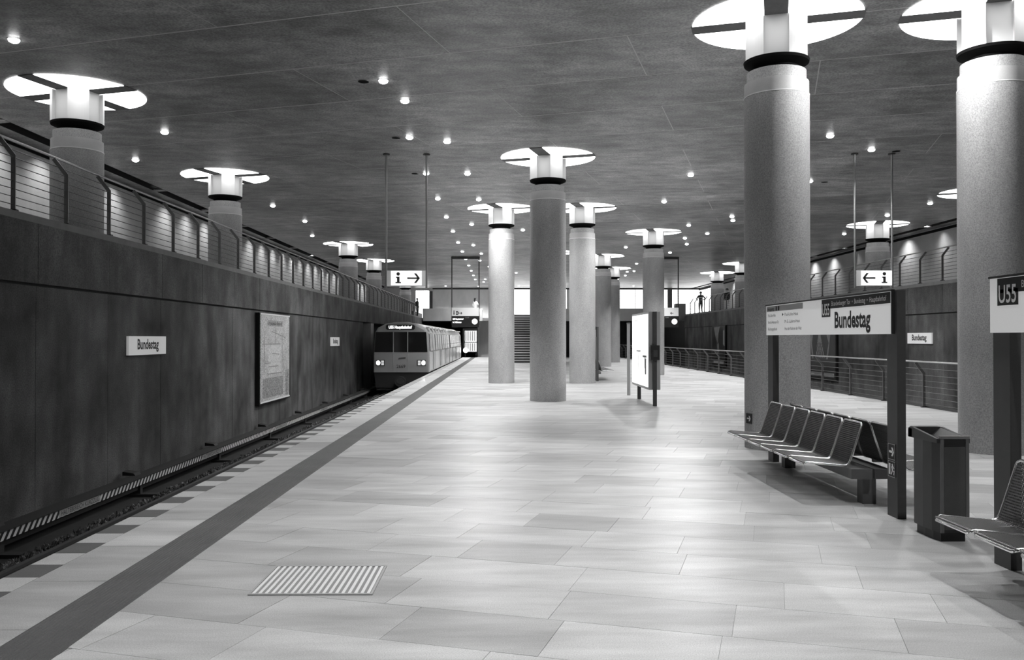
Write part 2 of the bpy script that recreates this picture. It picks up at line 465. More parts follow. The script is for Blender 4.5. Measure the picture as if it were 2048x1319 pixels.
def column(x, y, up, label, group=None):
    d = CM[up]
    t = thing('column', label, 'column', (x, y, GAL if up else 0), 0, group)
    for k in ('shaft', 'band', 'ring', 'collar', 'neck'): inst(k, d[k], t)
    inst('drum', d['drum'], t, rz=-TH)
    for q in range(4):
        inst('cross_beam', d['beam'], t, rz=-TH + q * math.pi / 2); inst('light_panel', d['petal'], t, rz=-TH + q * math.pi / 2)
    return t
column(4.156, 13.2, 0, 'thick round concrete column behind the first bench, small arrow plate near its foot')
column(7.18, 12.7, 0, 'thick round concrete column behind the waste bin and the second sign')
column(1.206, 23.2, 0, 'dark fronted round column alone in the middle of the platform')
column(-.04, 32.4, 0, 'pale round column with the tiled stairs and hanging display behind its left side')
column(2.94, 32.2, 0, 'pale round column next to the third bench, nearer the railing side of its pair')
column(2.9, 49.0, 0, 'round column standing hidden behind the dark middle column')
column(5.86, 51.0, 0, 'round column behind the third bench, in line before the farthest platform column')
column(6.83, 39.5, 0, 'dark round column directly behind the lit map board')
column(7.58, 60.0, 0, 'farthest round column on the platform before the glowing panes')
for x, y, l in ((-8.33, 17.2, 'gallery column over the wall name sign, first along the left railing'),
                (-8.22, 26.0, 'gallery column above the wall map, second along the left railing'),
                (-7.87, 44.7, 'gallery column above the train front, third along the left railing'),
                (-7.96, 54.2, 'gallery column above the train, fourth along the left railing'),
                (-8.1, 73.0, 'gallery column beside the person in dark coat at the gallery end')):
    column(x, y, 1, l)
for x, y, l in ((15.7, 28.6, 'gallery column mostly hidden behind the big column by the bin'),
                (15.86, 36.8, 'gallery column behind the hanging sign with the left arrow'),
                (15.4, 56.0, 'gallery column half hidden behind the bench column, above the dark poster'),
                (15.76, 64.0, 'gallery column next to the person leaning on the right railing')):
    column(x, y, 1, l)

# ------------------------------------------------------------------ downlights
ring_me = MB().lathe([(.088, CEIL - .001), (.108, CEIL - .001), (.106, CEIL - .007), (.090, CEIL - .008), (.088, CEIL - .001)], 20, cap=False).mesh('trim_ring', 'lamp_ring')
lens_me = MB().lathe([(.001, CEIL - .060), (.045, CEIL - .056), (.075, CEIL - .040), (.088, CEIL - .015), (.088, CEIL - .001)], 20).mesh('lens', 'lamp_glow')
off_me = MB().lathe([(.001, CEIL - .012), (.10, CEIL - .010), (.10, CEIL - .001)], 20).mesh('lens', 'neck_black')
LIGHTS = {}
def spot_data(p, ang, blend=.5):
    k = (p, ang, blend)
    if k not in LIGHTS:
        l = bpy.data.lights.new('downlight_beam', 'SPOT'); l.energy = p; l.spot_size = R(ang); l.spot_blend = blend; l.shadow_soft_size = .07
        LIGHTS[k] = l
    return LIGHTS[k]
def downlight(x, y, p, ang=125, lab='small round glowing downlight set in the concrete ceiling over the platform', grp='platform downlights'):
    t = thing('downlight', lab, 'downlight', (x, y, 0), 0, grp)
    inst('trim_ring', ring_me, t); inst('lens', lens_me, t)
    l = bpy.data.objects.new('downlight_beam', spot_data(p, ang)); C.objects.link(l); l.parent = t; l.location = (0, 0, CEIL - .10)
    return t
# (x, y, power factor, beam angle): most beams are narrow, a few are wide floods
plat = [(-2.22, 16.28 + 4.58 * k, 1.0, 84) for k in range(-3, 13)]
plat += [(9.38, 22.1 + 4.46 * k, 1.0, 84) for k in range(-4, 12)]
plat += [(-1.97, 17.65, .5, 70), (-1.35, 21.3, .5, 70), (-1.02, 25.45, .7, 150), (-.82, 30.2, 1.3, 165), (-1.3, 36.8, 1.0, 84), (7.76, 20.6, 1.2, 150), (5.53, 25.6, 1.9, 165),
         (5.67, 30.6, 1.25, 165), (9.03, 34.3, .8, 84), (7.9, 37.0, .5, 84), (8.74, 41.8, 1.0, 84), (.9, 38.7, 1.0, 84), (-1.5, 45.0, 1.0, 84), (-1.2, 49.5, 1.0, 84), (-1.4, 54.0, 1.0, 84),
         (-.9, 58.5, 1.0, 90), (1.0, 64, 1.0, 90), (6.5, 46, 1.0, 120), (8.5, 50, 1.0, 84), (8.6, 56, 1.0, 84), (9.0, 63, 1.0, 84), (-1.4, 71, 1.2, 110), (-1.6, 74.3, 2.0, 150), (5.5, 68, 1.2, 110),  # lamps at the platform end are added to brighten the tunnel wall
         (3.0, 9.6, 1.2, 84), (3.1, 4.9, 1.25, 96), (5.7, 11.9, 1.1, 165), (.3, 9.8, .7, 84), (.3, 4.2, .6, 84), (-1, -1, .5, 84), (3.6, 1.2, 1.1, 110)]
for x, y, f, a in plat:
    k_ = 'in the regular row over the train side platform edge' if x == -2.22 else 'in the regular row over the railing side' if x == 9.38 else 'scattered between the two regular rows'
    downlight(x, y, P_DOWN * f * (1.0 if y < 18 else 1.35 if y < 30 else 1.7), a, 'small round glowing ceiling downlight ' + k_, 'downlights ' + k_)
for x, y in ((-5.2, 80), (-2.2, 80.5), (1.5, 80), (8, 80)):  # lamps added to brighten the end wall and parapet
    downlight(x, y, P_DOWN * 5.0, 140, 'small round glowing downlight added to brighten the far upper deck', 'added deck downlights')
for x, y in ((-7.85, 14.1), (-7.86, 20.4), (-9.87, 23.6), (-8.31, 31.7), (-8.1, 35.9), (-8.9, 41.0), (-8.6, 49.5), (-8.8, 60), (-8.8, 67), (-9.5, 79)):
    downlight(x, y, P_GAL, 80, 'small round glowing downlight in the ceiling above the left gallery', 'left gallery downlights')
for x, y in ((15.2, 30.9), (15.0, 33.9), (15.7, 40.0), (15.5, 46), (15.5, 52), (16.2, 60), (16, 67), (12, 80)):
    downlight(x, y, P_GAL, 80, 'small round glowing downlight in the ceiling above the right gallery', 'right gallery downlights')
for x, y in ((-2.6, 16.35), (-2.55, 20.95), (-2.55, 25.5), (10.1, 22.3), (9.9, 26.75)):
    t = thing('ceiling_fitting', 'dark unlit round fitting in the ceiling next to a downlight', 'fitting', (x, y, 0), 0, 'dark round ceiling fittings')
    inst('trim_ring', ring_me, t); inst('lens', off_me, t)
# wall washers hidden up in the gallery slots
can_me = MB().lathe([(.06, 0), (.06, .18)], 14).mesh('wall_washer', 'steel_dark')
for x, s, lab, g in ((-11.12, -1, 'wall washer lamp inside the left ceiling slot', 'left slot washers'), (18.29, 1, 'wall washer lamp inside the right ceiling slot', 'right slot washers')):
    y = 4.0
    while y < 82:
        t = inst('wall_washer', can_me, None, (x, y, CEIL + .12)); tag(t, lab, 'lamp', g)
        l = bpy.data.objects.new('washer_beam', spot_data(P_WASH if s < 0 else P_WASH * 1.6, 112, 1.0)); C.objects.link(l); l.parent = t; l.location = (0, 0, -.03)
        l.rotation_euler = (0, R(-14) * -s * -1 if s < 0 else R(-14), 0)
        y += 2.05 if s < 0 else 3.05

# ------------------------------------------------------------------ railings
def railing(name, label, x, s, z, y0, y1, step, nw, first, yw=None):
    """s: side the top leans to (walker side)"""
    t = thing(name, label, 'railing', (x, y0, z))
    prof = [(0, 0), (.065, 0), (.065, .80), (.065 + s * .20, 1.06), (.01 + s * .20, 1.09), (0, .82)] if s > 0 else \
           [(0, 0), (.065, 0), (.065, .82), (.055 - .20, 1.09), (-.20, 1.06), (0, .80)]
    pm = MB().prism_y([p for p in prof], -.009, .009).mesh('post', 'rail_steel')
    fm = MB().box(-.03, .09, -.04, .04, 0, .03).mesh('foot', 'steel_dark')
    y = first
    while y < y1:
        p = inst('post', pm, t, (0, y - y0, 0)); inst('foot', fm, p)
        y += step
    L_ = y1 - y0
    cx = .03
    for k in range(nw):
        zz = .10 + k * (.80 / (nw - 1)) if k < nw - 1 else .93
        xx = cx if zz < .83 else cx + s * (zz - .80) * .8
        MB().tube([(xx, 0, zz), (xx, L_, zz)], .0075, 5).build('wire', 'wire', t)
    MB().tube([(cx + s * .20, 0, 1.10), (cx + s * .20, L_, 1.10)], .021, 8).build('handrail', 'steel', t)
    return t
railing('gallery_railing', 'steel wire railing with bent posts along the left gallery edge', WL - .10, -1, GAL + .06, YB + 1, 72.5, 1.535, 8, 12.7 - 1.535 * 10)
railing('gallery_railing', 'steel wire railing with bent posts along the right gallery edge', WR + .03, 1, GAL + .06, YB + 1, 66.5, 1.5, 8, 27.8 - 1.5 * 20)
railing('platform_railing', 'low steel railing with bent posts closing off the unused right track', XR - .12, -1, 0, -5.0, 74.5, 2.2, 7, 20.8 - 2.2 * 11)
MB().box(XR - .05, XR + .06, -5, 76, .0, .045).build('kerb', 'steel_dark', fl)

# ------------------------------------------------------------------ left track: rails, ballast, conductor rail
def rail(x, lab):
    b = MB().prism_y([(-.07, -1.13), (.07, -1.13), (.02, -1.10), (.012, -1.0), (.036, -.985), (.036, -.95), (-.036, -.95), (-.036, -.985), (-.012, -1.0), (-.02, -1.10)], YB, 100)
    tag(b.build('track_rail', 'rail_top', None, (x, 0, 0)), lab, 'rail')
rail(-5.56, 'steel running rail of the left track on the wall side')
rail(-4.12, 'steel running rail of the left track below the platform edge')
bl = MB(); ico = []
tt = (1 + 5 ** .5) / 2
iv = [Vector(v).normalized() for v in ((-1, tt, 0), (1, tt, 0), (-1, -tt, 0), (1, -tt, 0), (0, -1, tt), (0, 1, tt), (0, -1, -tt), (0, 1, -tt), (tt, 0, -1), (tt, 0, 1), (-tt, 0, -1), (-tt, 0, 1))]
ifc = [(0, 11, 5), (0, 5, 1), (0, 1, 7), (0, 7, 10), (0, 10, 11), (1, 5, 9), (5, 11, 4), (11, 10, 2), (10, 7, 6), (7, 1, 8), (3, 9, 4), (3, 4, 2), (3, 2, 6), (3, 6, 8), (3, 8, 9), (4, 9, 5), (2, 4, 11), (6, 2, 10), (8, 6, 7), (9, 8, 1)]
for i in range(6000):
    yy = 7 + 40 * random.random() ** 1.7; xx = random.uniform(-6.09, -5.70); r = random.uniform(.018, .042)
    M = Matrix.Rotation(random.random() * 6, 3, 'Z') @ Matrix.Rotation(random.random() * 6, 3, 'X')
    bl.t = random.random() ** 2
    sc = Vector((random.uniform(.7, 1.3), random.uniform(.7, 1.3), random.uniform(.6, 1)))
    bl.add([(M @ Vector((v.x * sc.x, v.y * sc.y, v.z * sc.z))) * r + Vector((xx, yy, -1.17 + random.random() * .11 - abs(xx + 5.9) * .12)) for v in iv], ifc)
o = bl.build('ballast', 'ballast'); o['kind'] = 'stuff'; o['label'] = 'dark crushed stone ballast beside the rail'; o['category'] = 'ballast'
cr = thing('conductor_rail', 'covered conductor rail with black and white striped board along the left wall', 'conductor rail', (-6.5, 0, -1.2))
MB().box(-.015, .015, YB, 60, .22, .335).build('striped_board', 'hazard', cr)
MB().box(-.26, .03, YB, 60, .335, .355).build('cover', 'rust_dark', cr)
MB().box(-.14, -.06, YB, 60, .12, .20).build('power_rail', 'rust_dark', cr)
pl_me = MB().box(.0151, .019, 0, 1.3, .225, .33).mesh('text_panel', 'grey_sign')
for y in (6.8, 12.9, 19.0, 25.2, 31.3, 37.4):
    p = inst('text_panel', pl_me, cr, (0, y, 0))
    text('lettering', 'HALTEBEREICH KURZZUG', .07, (.0195, .05, .245), (0, 1, 0), (0, 0, 1), 'black_print', p, width=1.2)
br_me = MB().box(-.20, -.02, -.05, .05, 0, .22).box(-.20, .35, -.09, .09, 0, .05).mesh('bracket', 'rust_dark')
cl_me = MB().prism_y([(-.3, .355), (-.06, .355), (-.10, .40), (-.3, .43)], -.12, .12).mesh('clamp', 'rust_dark')
y = 7.1
while y < 56:
    inst('bracket', br_me, cr, (0, y, 0)); inst('clamp', cl_me, cr, (-.1, y + .2, 0)); y += 4.4

# ------------------------------------------------------------------ underground train
TX, TY = -4.83, 41.7
tr = thing('subway_train', 'grey underground train with dark windscreen coming in along the left track', 'train', (TX, TY, -.95))
ZT = .95
sec = [(-1.33, .03), (-1.33, 1.0), (-1.27, 1.9), (-1.12, 2.15), (-.75, 2.34), (-.3, 2.42), (.3, 2.42), (.75, 2.34), (1.12, 2.15), (1.27, 1.9), (1.33, 1.0), (1.33, .03)]
def car(y0, y1, front):
    ns = len(sec)
    rings = [(y0, .955), (y0 + .06, .985), (y0 + .18, 1.0), (y1 - .1, 1.0), (y1, .97)] if front else [(y0, .97), (y0 + .1, 1.0), (y1 - .1, 1.0), (y1, .97)]
    v = []
    for y, k in rings: v += [(p[0] * k, y, ZT + .03 + (p[1] - .03) * (k if k < 1 else 1)) for p in sec]
    b = MB()
    fs = [tuple(range(ns)), tuple(range(len(v) - 1, len(v) - ns - 1, -1))]
    for j in range(len(rings) - 1):
        fs += [((j + 1) * ns + i, (j + 1) * ns + (i + 1) % ns, j * ns + (i + 1) % ns, j * ns + i) for i in range(ns)]
    b.add(v, fs)
    return b
cars = [(0, 15.8, True), (16.4, 32.2, False)]
for y0, y1, fr in cars:
    cb = car(y0, y1, fr).build('car_body', 'train_body', tr)
    MB().prism_y([(p[0] * 1.002, p[1] + ZT + .006) for p in sec[3:9]], y0 + .3, y1 - .15).build('roof', 'train_roof', cb)
    MB().box(1.331, 1.338, y0 + .3, y1 - .2, ZT + .05, ZT + .98).build('side_panel', 'train_side', cb)
    for sy in (2.4, 7.3, 12.2):
        d = MB().box(1.339, 1.352, y0 + sy, y0 + sy + 1.35, ZT + .10, ZT + 1.02).build('door', 'train_side', cb)
        for q in (0, 1):
            MB().prism_y([(1.345, ZT + 1.04), (1.36, ZT + 1.04), (1.30, ZT + 1.88), (1.285, ZT + 1.88)], y0 + sy + .06 + q * .66, y0 + sy + .62 + q * .66).build('door_pane', 'train_side_pane', d)
        for q in (-.02, .665, 1.34):
            MB().box(1.352, 1.358, y0 + sy + q, y0 + sy + q + .035, ZT + .10, ZT + 1.02).build('door_seal', 'train_line', d)
    for sy, sl in ((.6, 1.5), (4.1, 1.35), (5.6, 1.35), (9.0, 1.35), (10.5, 1.35), (13.9, 1.5)):
        MB().prism_y([(1.33, ZT + 1.04), (1.352, ZT + 1.04), (1.297, ZT + 1.86), (1.275, ZT + 1.86)], y0 + sy, y0 + sy + sl).build('side_window', 'train_side_pane', cb)
        MB().prism_y([(1.33, ZT + 1.04), (1.36, ZT + 1.04), (1.305, ZT + 1.86), (1.275, ZT + 1.86)], y0 + sy - .05, y0 + sy).build('window_bar', 'train_line', cb)
    MB().box(-1.18, 1.18, y0 + .15, y1 - .15, .12, ZT + .03).build('underframe', 'train_dark', cb)
    for i in range(7):
        MB().box(1.10, 1.30, y0 + .8 + i * 2.1, y0 + 1.9 + i * 2.1, ZT + 2.15, ZT + 2.21).build('roof_vent', 'white_paint', cb)
MB().box(-1.0, 1.0, 15.7, 16.5, .3, ZT + 2.1).build('gangway', 'train_dark', tr)
fz = ZT
for xa, xb, xc, xd in ((-1.255, -.38, -.38, -1.20), (-.34, .30, .30, -.34), (.34, 1.255, 1.20, .34)):
    MB().prism_y([(xa, fz + .99), (xb, fz + .99), (xc, fz + 1.95), (xd, fz + 1.95)], -.012, .004).build('windscreen_pane', 'train_pane', tr)
for x in (-.36, .32):
    MB().box(x - .02, x + .02, -.016, .002, fz + .06, fz + 1.97).build('front_bar', 'train_body', tr)
dp = MB().prism_y([(-.66, fz + 2.05), (.60, fz + 2.05), (.66, fz + 2.11), (.66, fz + 2.24), (.60, fz + 2.30), (-.66, fz + 2.30), (-.72, fz + 2.24), (-.72, fz + 2.11)], -.02, .004).build('destination_display', 'black', tr)
text('lettering', 'U55 Hauptbahnhof', .13, (-.03, -.022, fz + 2.115), (1, 0, 0), (0, 0, 1), 'display_glow', dp, width=1.1, align='CENTER', bold=.02)
for s in (-1, 1):
    hx = .98 if s > 0 else -.98
    h = MB().box(hx - .21, hx + .21, -.03, .01, fz + .34, fz + .62).build('headlight_housing', 'train_line', tr)
    lx = hx + .09 if s > 0 else hx - .10
    MB().prism_y([(lx + .085 * math.cos(2 * math.pi * i / 16), fz + .48 + .10 * math.sin(2 * math.pi * i / 16)) for i in range(16)], -.045, -.03).build('headlamp', 'headlight', h)
    for q in (0, 1):
        MB().box(hx - s * .11 - .06, hx - s * .11 + .06, -.04, -.03, fz + .37 + q * .12, fz + .47 + q * .12).build('marker_lamp', 'lamp_dim', h)
text('fleet_number', '2669', .15, (0, -.015, fz + .24), (1, 0, 0), (0, 0, 1), 'train_line', tr, width=.42, align='CENTER', bold=.02)
MB().prism_y([(-.15, fz + .64), (.22, fz + .68), (.22, fz + .76), (-.10, fz + .72)], -.014, -.01).build('emblem_bar', 'train_line', tr)
cp = MB().prism_y([(.26 * math.cos(2 * math.pi * i / 16), .55 + .24 * math.sin(2 * math.pi * i / 16)) for i in range(16)], -.35, .3).build('coupler', 'rust_dark', tr)
MB().prism_y([(.17 * math.cos(2 * math.pi * i / 16), .58 + .14 * math.sin(2 * math.pi * i / 16)) for i in range(16)], -.37, -.35).build('coupler_face', 'steel_dark', cp)
MB().prism_y([(-1.2, .25), (1.2, .25), (1.28, ZT + .03), (-1.28, ZT + .03)], .06, .3).build('bumper_skirt', 'train_dark', tr)
for y in (3.0, 5.1, 11.0, 13.1, 19.4, 21.5, 27.2, 29.3):
    MB().prism_x([(y + .42 * math.cos(2 * math.pi * i / 16), .42 + .42 * math.sin(2 * math.pi * i / 16)) for i in range(16)], .66, .80).build('wheel', 'rust_dark', tr)
    MB().prism_x([(y + .42 * math.cos(2 * math.pi * i / 16), .42 + .42 * math.sin(2 * math.pi * i / 16)) for i in range(16)], -.80, -.66).build('wheel', 'rust_dark', tr)

# ------------------------------------------------------------------ name signs and posters on the walls
def name_sign(x, y0, y1, z0, z1, s, lab):
    t = thing('name_sign', lab, 'sign', (x, y0, z0))
    L_ = y1 - y0; H_ = z1 - z0
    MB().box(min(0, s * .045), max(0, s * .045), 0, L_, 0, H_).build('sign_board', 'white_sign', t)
    if s > 0: text('lettering', 'Bundestag', .185, (.0455, L_ * .5, .115), (0, 1, 0), (0, 0, 1), 'black_print', t, width=1.02, align='CENTER', bold=.03)
    else: text('lettering', 'Bundestag', .185, (-.0455, L_ * .5, .115), (0, -1, 0), (0, 0, 1), 'black_print', t, width=1.02, align='CENTER', bold=.03)
    MB().box(min(-.002, s * .05), max(-.002, s * .05), -.01, L_ + .01, -.012, 0).build('lower_edge', 'steel_dark', t)
name_sign(WL + .005, 16.35, 18.15, 1.33, 1.69, 1, 'white station name board on the left wall under the first gallery column')
name_sign(WL + .005, 35.6, 37.4, 1.33, 1.69, 1, 'white station name board on the left wall between the map and the train')
name_sign(WR - .005, 28.3, 30.0, 1.47, 1.83, -1, 'white station name board on the right wall across the unused track')
# big wall map
t = thing('wall_map', 'tall framed city map poster on the left track wall', 'poster', (WL + .005, 24.85, -.24))
MB().box(0, .12, -.02, 3.62, -.02, 2.62).build('frame', 'black', t)
pp = MB().box(.12, .135, .02, 3.38, .05, 2.60).build('map_sheet', 'paper', t)
MB().box(.13, .15, .0, 3.40, .03, .07).build('lower_lip', 'white_paint', t)
MB().box(.13, .15, .0, 3.40, 2.57, 2.61).build('upper_lip', 'white_paint', t)
for y0, y1, z0, z1, m_ in ((.8, 2.5, 2.25, 2.42, 'paper_grey'), (.85, 2.3, .85, 1.68, 'paper_light'), (.3, 2.6, .15, .72, 'paper_grey'), (2.9, 3.3, .1, .9, 'paper_grey')):
    MB().box(.1352, .1365, y0, y1, z0, z1).build('print_field', m_, pp)
text('lettering', 'Umgebungsplan Bundestag', .10, (.137, .85, 2.29), (0, 1, 0), (0, 0, 1), 'black_print', pp, width=1.6)
for pts in (((.25, 1.72), (2.2, 1.72)), ((.85, .84), (2.4, .84)), ((1.7, 1.72), (1.7, 2.15)), ((1.3, 1.44), (2.1, 1.40)), ((.5, 1.16), (1.1, 1.16)), ((.9, 1.05), (2.0, 1.05)), ((.5, 2.1), (.4, .9)), ((2.5, 2.0), (2.6, .7)), ((1.2, 2.1), (2.9, 1.9))):
    (a, b_), (c_, d_) = pts; dx, dz = c_ - a, d_ - b_; l_ = math.hypot(dx, dz); nx, nz = -dz / l_ * .013, dx / l_ * .013
    MB().prism_x([(a + nx, b_ + nz), (a - nx, b_ - nz), (c_ - nx, d_ - nz), (c_ + nx, d_ + nz)], .1366, .138).build('map_line', 'mid_grey', pp)
def wall_poster(y0, lab):
    t = thing('wall_poster', lab, 'poster', (WR - .005, y0, -.15))
    MB().box(-.10, 0, 0, 3.5, 0, 2.62).build('frame', 'black', t)
    return t, MB().box(-.115, -.10, .06, 3.44, .05, 2.57).build('poster_sheet', 'poster_dark', t)
t, p = wall_poster(54.4, 'dark poster with tall dim shapes on the right track wall below the gallery')
X_ = -.1165
MB().prism_x([(2.9, 2.5), (2.5, 1.9), (1.9, 1.5), (1.7, 2.1), (1.3, 2.55)][::-1], X_, X_ + .001).build('print_shape', 'poster_grey', p)
MB().prism_x([(.2, 2.3), (.5, 2.3), (.55, 1.4), (.15, 1.3)], X_, X_ + .001).build('print_shape', 'grey_sign', p)
MB().prism_x([(1.6, 1.5), (2.1, 1.4), (2.0, .8), (1.5, .9)][::-1], X_, X_ + .001).build('print_shape', 'poster_grey', p)
MB().box(X_, X_ + .001, .4, 3.0, .18, .34).build('caption_band', 'grey_sign', p)
t, p = wall_poster(36.3, 'dark poster with pale diamond lattice wedge on the right track wall')
MB().prism_x([(1.9, 2.2), (1.2, .95), (2.4, .95)], X_, X_ + .001).build('print_shape', 'paper_grey', p)
for i in range(7):
    y_ = 1.2 + i * .2
    for q in (1, -1):
        MB().prism_x([(y_, .95), (y_ + .04, .95), (y_ + .04 + q * .35, 1.6), (y_ + q * .35, 1.6)], X_ - .001, X_).build('lattice_line', 'poster_dark', p)
MB().prism_x([(2.5, 2.35), (3.1, 2.3), (2.8, .9), (2.6, .9), (2.8, 1.6)], X_, X_ + .001).build('print_shape', 'poster_grey', p)
MB().prism_x([(1.3, 2.35), (.5, 2.3), (.9, .9), (1.1, .9), (.8, 1.6)], X_, X_ + .001).build('print_shape', 'poster_grey', p)
MB().box(X_, X_ + .001, .2, 3.2, .15, .32).build('caption_band', 'poster_grey', p)

# ------------------------------------------------------------------ platform signs on two posts
def arrow_poly(cx, cy, w, h, th, d):
    """outline of an arrow along +u (d=1) or -u (d=-1), list of convex polys"""
    q = h * .5
    polys = [[(cx - w / 2, cy - th / 2), (cx + w / 2 - th * .7, cy - th / 2), (cx + w / 2 - th * .7, cy + th / 2), (cx - w / 2, cy + th / 2)]]
    tip = cx + w / 2; k = th * .72
    polys.append([(tip, cy), (tip - 2 * k, cy), (tip - q - 2 * k * .5, cy + q), (tip - q + k, cy + q)])
    polys.append([(tip, cy), (tip - q + k, cy - q), (tip - q - k, cy - q), (tip - 2 * k, cy)])
    if d < 0: polys = [[(2 * cx - u, v) for u, v in p][::-1] for p in polys]
    return polys
def flat(name, polys, o, right, up, m, parent, depth=.002):
    """flat print: polys in (u,v) on the plane at o"""
    b = MB(); r_, u_ = Vector(right), Vector(up); n_ = r_.cross(u_); o = Vector(o)
    for p in polys:
        k = len(p); a = [o + r_ * x + u_ * y for x, y in p]; c_ = [v + n_ * depth for v in a]
        b.add(a + c_, [tuple(range(k - 1, -1, -1)), tuple(range(k, 2 * k))] + [(i, (i + 1) % k, k + (i + 1) % k, k + i) for i in range(k)])
    return b.build(name, m, parent)
def circ(cx, cy, r, k=16): return [(cx + r * math.cos(2 * math.pi * i / k), cy + r * math.sin(2 * math.pi * i / k)) for i in range(k)]
def rect(x0, x1, y0, y1): return [(x0, y0), (x1, y0), (x1, y1), (x0, y1)]
UP = (0, 0, 1); RT = (0, -1, 0)          # reading direction on faces that look to the left
def platform_sign(ynear, first, lab):
    """posts at ynear and ynear + 3.68, board on their left side; origin at the far end of the board"""
    t = thing('platform_sign', lab, 'sign', (3.65, ynear, 0))
    for yy in (0, 3.68):
        MB().box(-.04, .04, yy, yy + .21, 0, 2.09).build('post', 'post_grey', t)
    Lb = 3.83; far = 3.89
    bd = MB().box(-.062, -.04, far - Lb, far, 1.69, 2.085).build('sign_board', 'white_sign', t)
    X = -.0625
    MB().box(-.075, -.04, far - Lb - .02, far, 2.085, 2.10).build('top_edge', 'black', t)
    MB().box(-.068, -.04, far - Lb - .02, far - Lb, 1.69, 2.085).build('end_edge', 'black', t)
    def P(u, z): return (X, far - u, z)
    u0 = 2.07 if first else .10
    fl_ = lambda n_, ps, m_: flat(n_, ps, (X, far, 0), RT, UP, m_, bd)
    fl_('line_band', [rect(u0, u0 + 1.74 if first else Lb - .02, 1.975, 2.08)], 'black_print')
    fl_('line_badge', [rect(u0, u0 + .255, 1.885, 2.0)], 'black_print')
    text('lettering', 'U55', .125, (X - .0025, far - u0 - .02, 1.905), RT, UP, 'white_paint', bd, width=.215, bold=.012)
    text('lettering', 'Brandenburger Tor  \u2022  Bundestag  \u2022  Hauptbahnhof', .05, (X - .0025, far - u0 - .30, 2.003), RT, UP, 'white_paint', bd, width=1.36)
    text('lettering', 'Bundestag', .165, P(u0 + .38, 1.765), RT, UP, 'black_print', bd, width=.92, bold=.03)
    if first:
        fl_('header_band', [rect(.03, 1.45, 2.005, 2.075)], 'grey_sign')
        text('lettering', 'Ausgang', .042, (X - .0025, far - .06, 2.02), RT, UP, 'black_print', bd, width=.28)
        for u_ in (.42, .52): fl_('pictogram', [rect(u_, u_ + .04, 2.012, 2.068)], 'black_print')
        for k, (a, c_) in enumerate((('Paul-L\u00f6be-Allee', 'Paul-L\u00f6be-Haus'), ('Konrad-Adenauer-Str.', 'M.-E.-L\u00fcders-Haus'), ('Reichstagsgeb\u00e4ude', 'Haus der Kulturen der Welt'))):
            z_ = 1.935 - k * .09
            text('lettering', a, .038, P(.08, z_), RT, UP, 'black_print', bd, xs=.95)
            text('lettering', c_, .038, P(.78, z_), RT, UP, 'black_print', bd, width=.50 + .06 * k)
        fl_('pointer', [[(.68, 1.935), (.73, 1.955), (.68, 1.975)]], 'black_print')
    return t
sg = platform_sign(7.97, True, 'station sign with exit directions on two posts over the first bench')
platform_sign(2.51, False, 'station sign whose line badge sits by the post next to the waste bin')
platform_sign(33.55, False, 'far station sign partly hidden behind a pale column')
# small emergency plates on the near post of the first sign
def plate(t, o, right, kind):
    p = flat('emergency_plate', [rect(-.075, .075, -.075, .075) if kind == 0 else rect(-.07, .07, -.07, .07)], o, right, UP, 'black', t, .006)
    n_ = Vector(right).cross(Vector(UP)); oo = Vector(o) + n_ * .0065
    flat('plate_border', [rect(-.073, .073, .068, .073), rect(-.073, .073, -.073, -.068), rect(-.073, -.068, -.068, .068), rect(.068, .073, -.068, .068)], oo, right, UP, 'grey_sign', p, .001)
    if kind == 0: flat('arrow_print', arrow_poly(0, 0, .10, .08, .02, 1), oo, right, UP, 'white_paint', p, .001)
    else:
        flat('running_figure', [rect(-.055, -.025, -.05, .05), circ(.015, .04, .011), [(-.005, .025), (.01, -.01), (.028, -.005), (.02, .03)], [(.01, -.01), (-.015, -.05), (-.002, -.052), (.026, -.008)], [(.02, -.01), (.045, -.02), (.04, -.05), (.052, -.05), (.058, -.012)], [(.02, .028), (.05, .005), (.055, .013), (.025, .036)]], oo, right, UP, 'white_paint', p, .001)
    return p
plate(sg, (-.041, .105, .60), RT, 0); plate(sg, (-.041, .105, .44), RT, 1)
a = R(196)
pl = thing('emergency_plate', 'small black plate with white arrow on the column behind the first bench', 'sign', (4.156 + .482 * math.cos(a), 13.2 + .482 * math.sin(a), .45))
rv = (math.sin(a), -math.cos(a), 0)
rv = (-math.sin(a), math.cos(a), 0)
b_ = flat('plate_board', [rect(-.075, .075, -.075, .075)], (0, 0, 0), rv, UP, 'black', pl, .008)
flat('arrow_print', arrow_poly(0, 0, .10, .08, .02, 1), Vector(rv).cross(Vector(UP)) * .0085, rv, UP, 'white_paint', pl, .001)

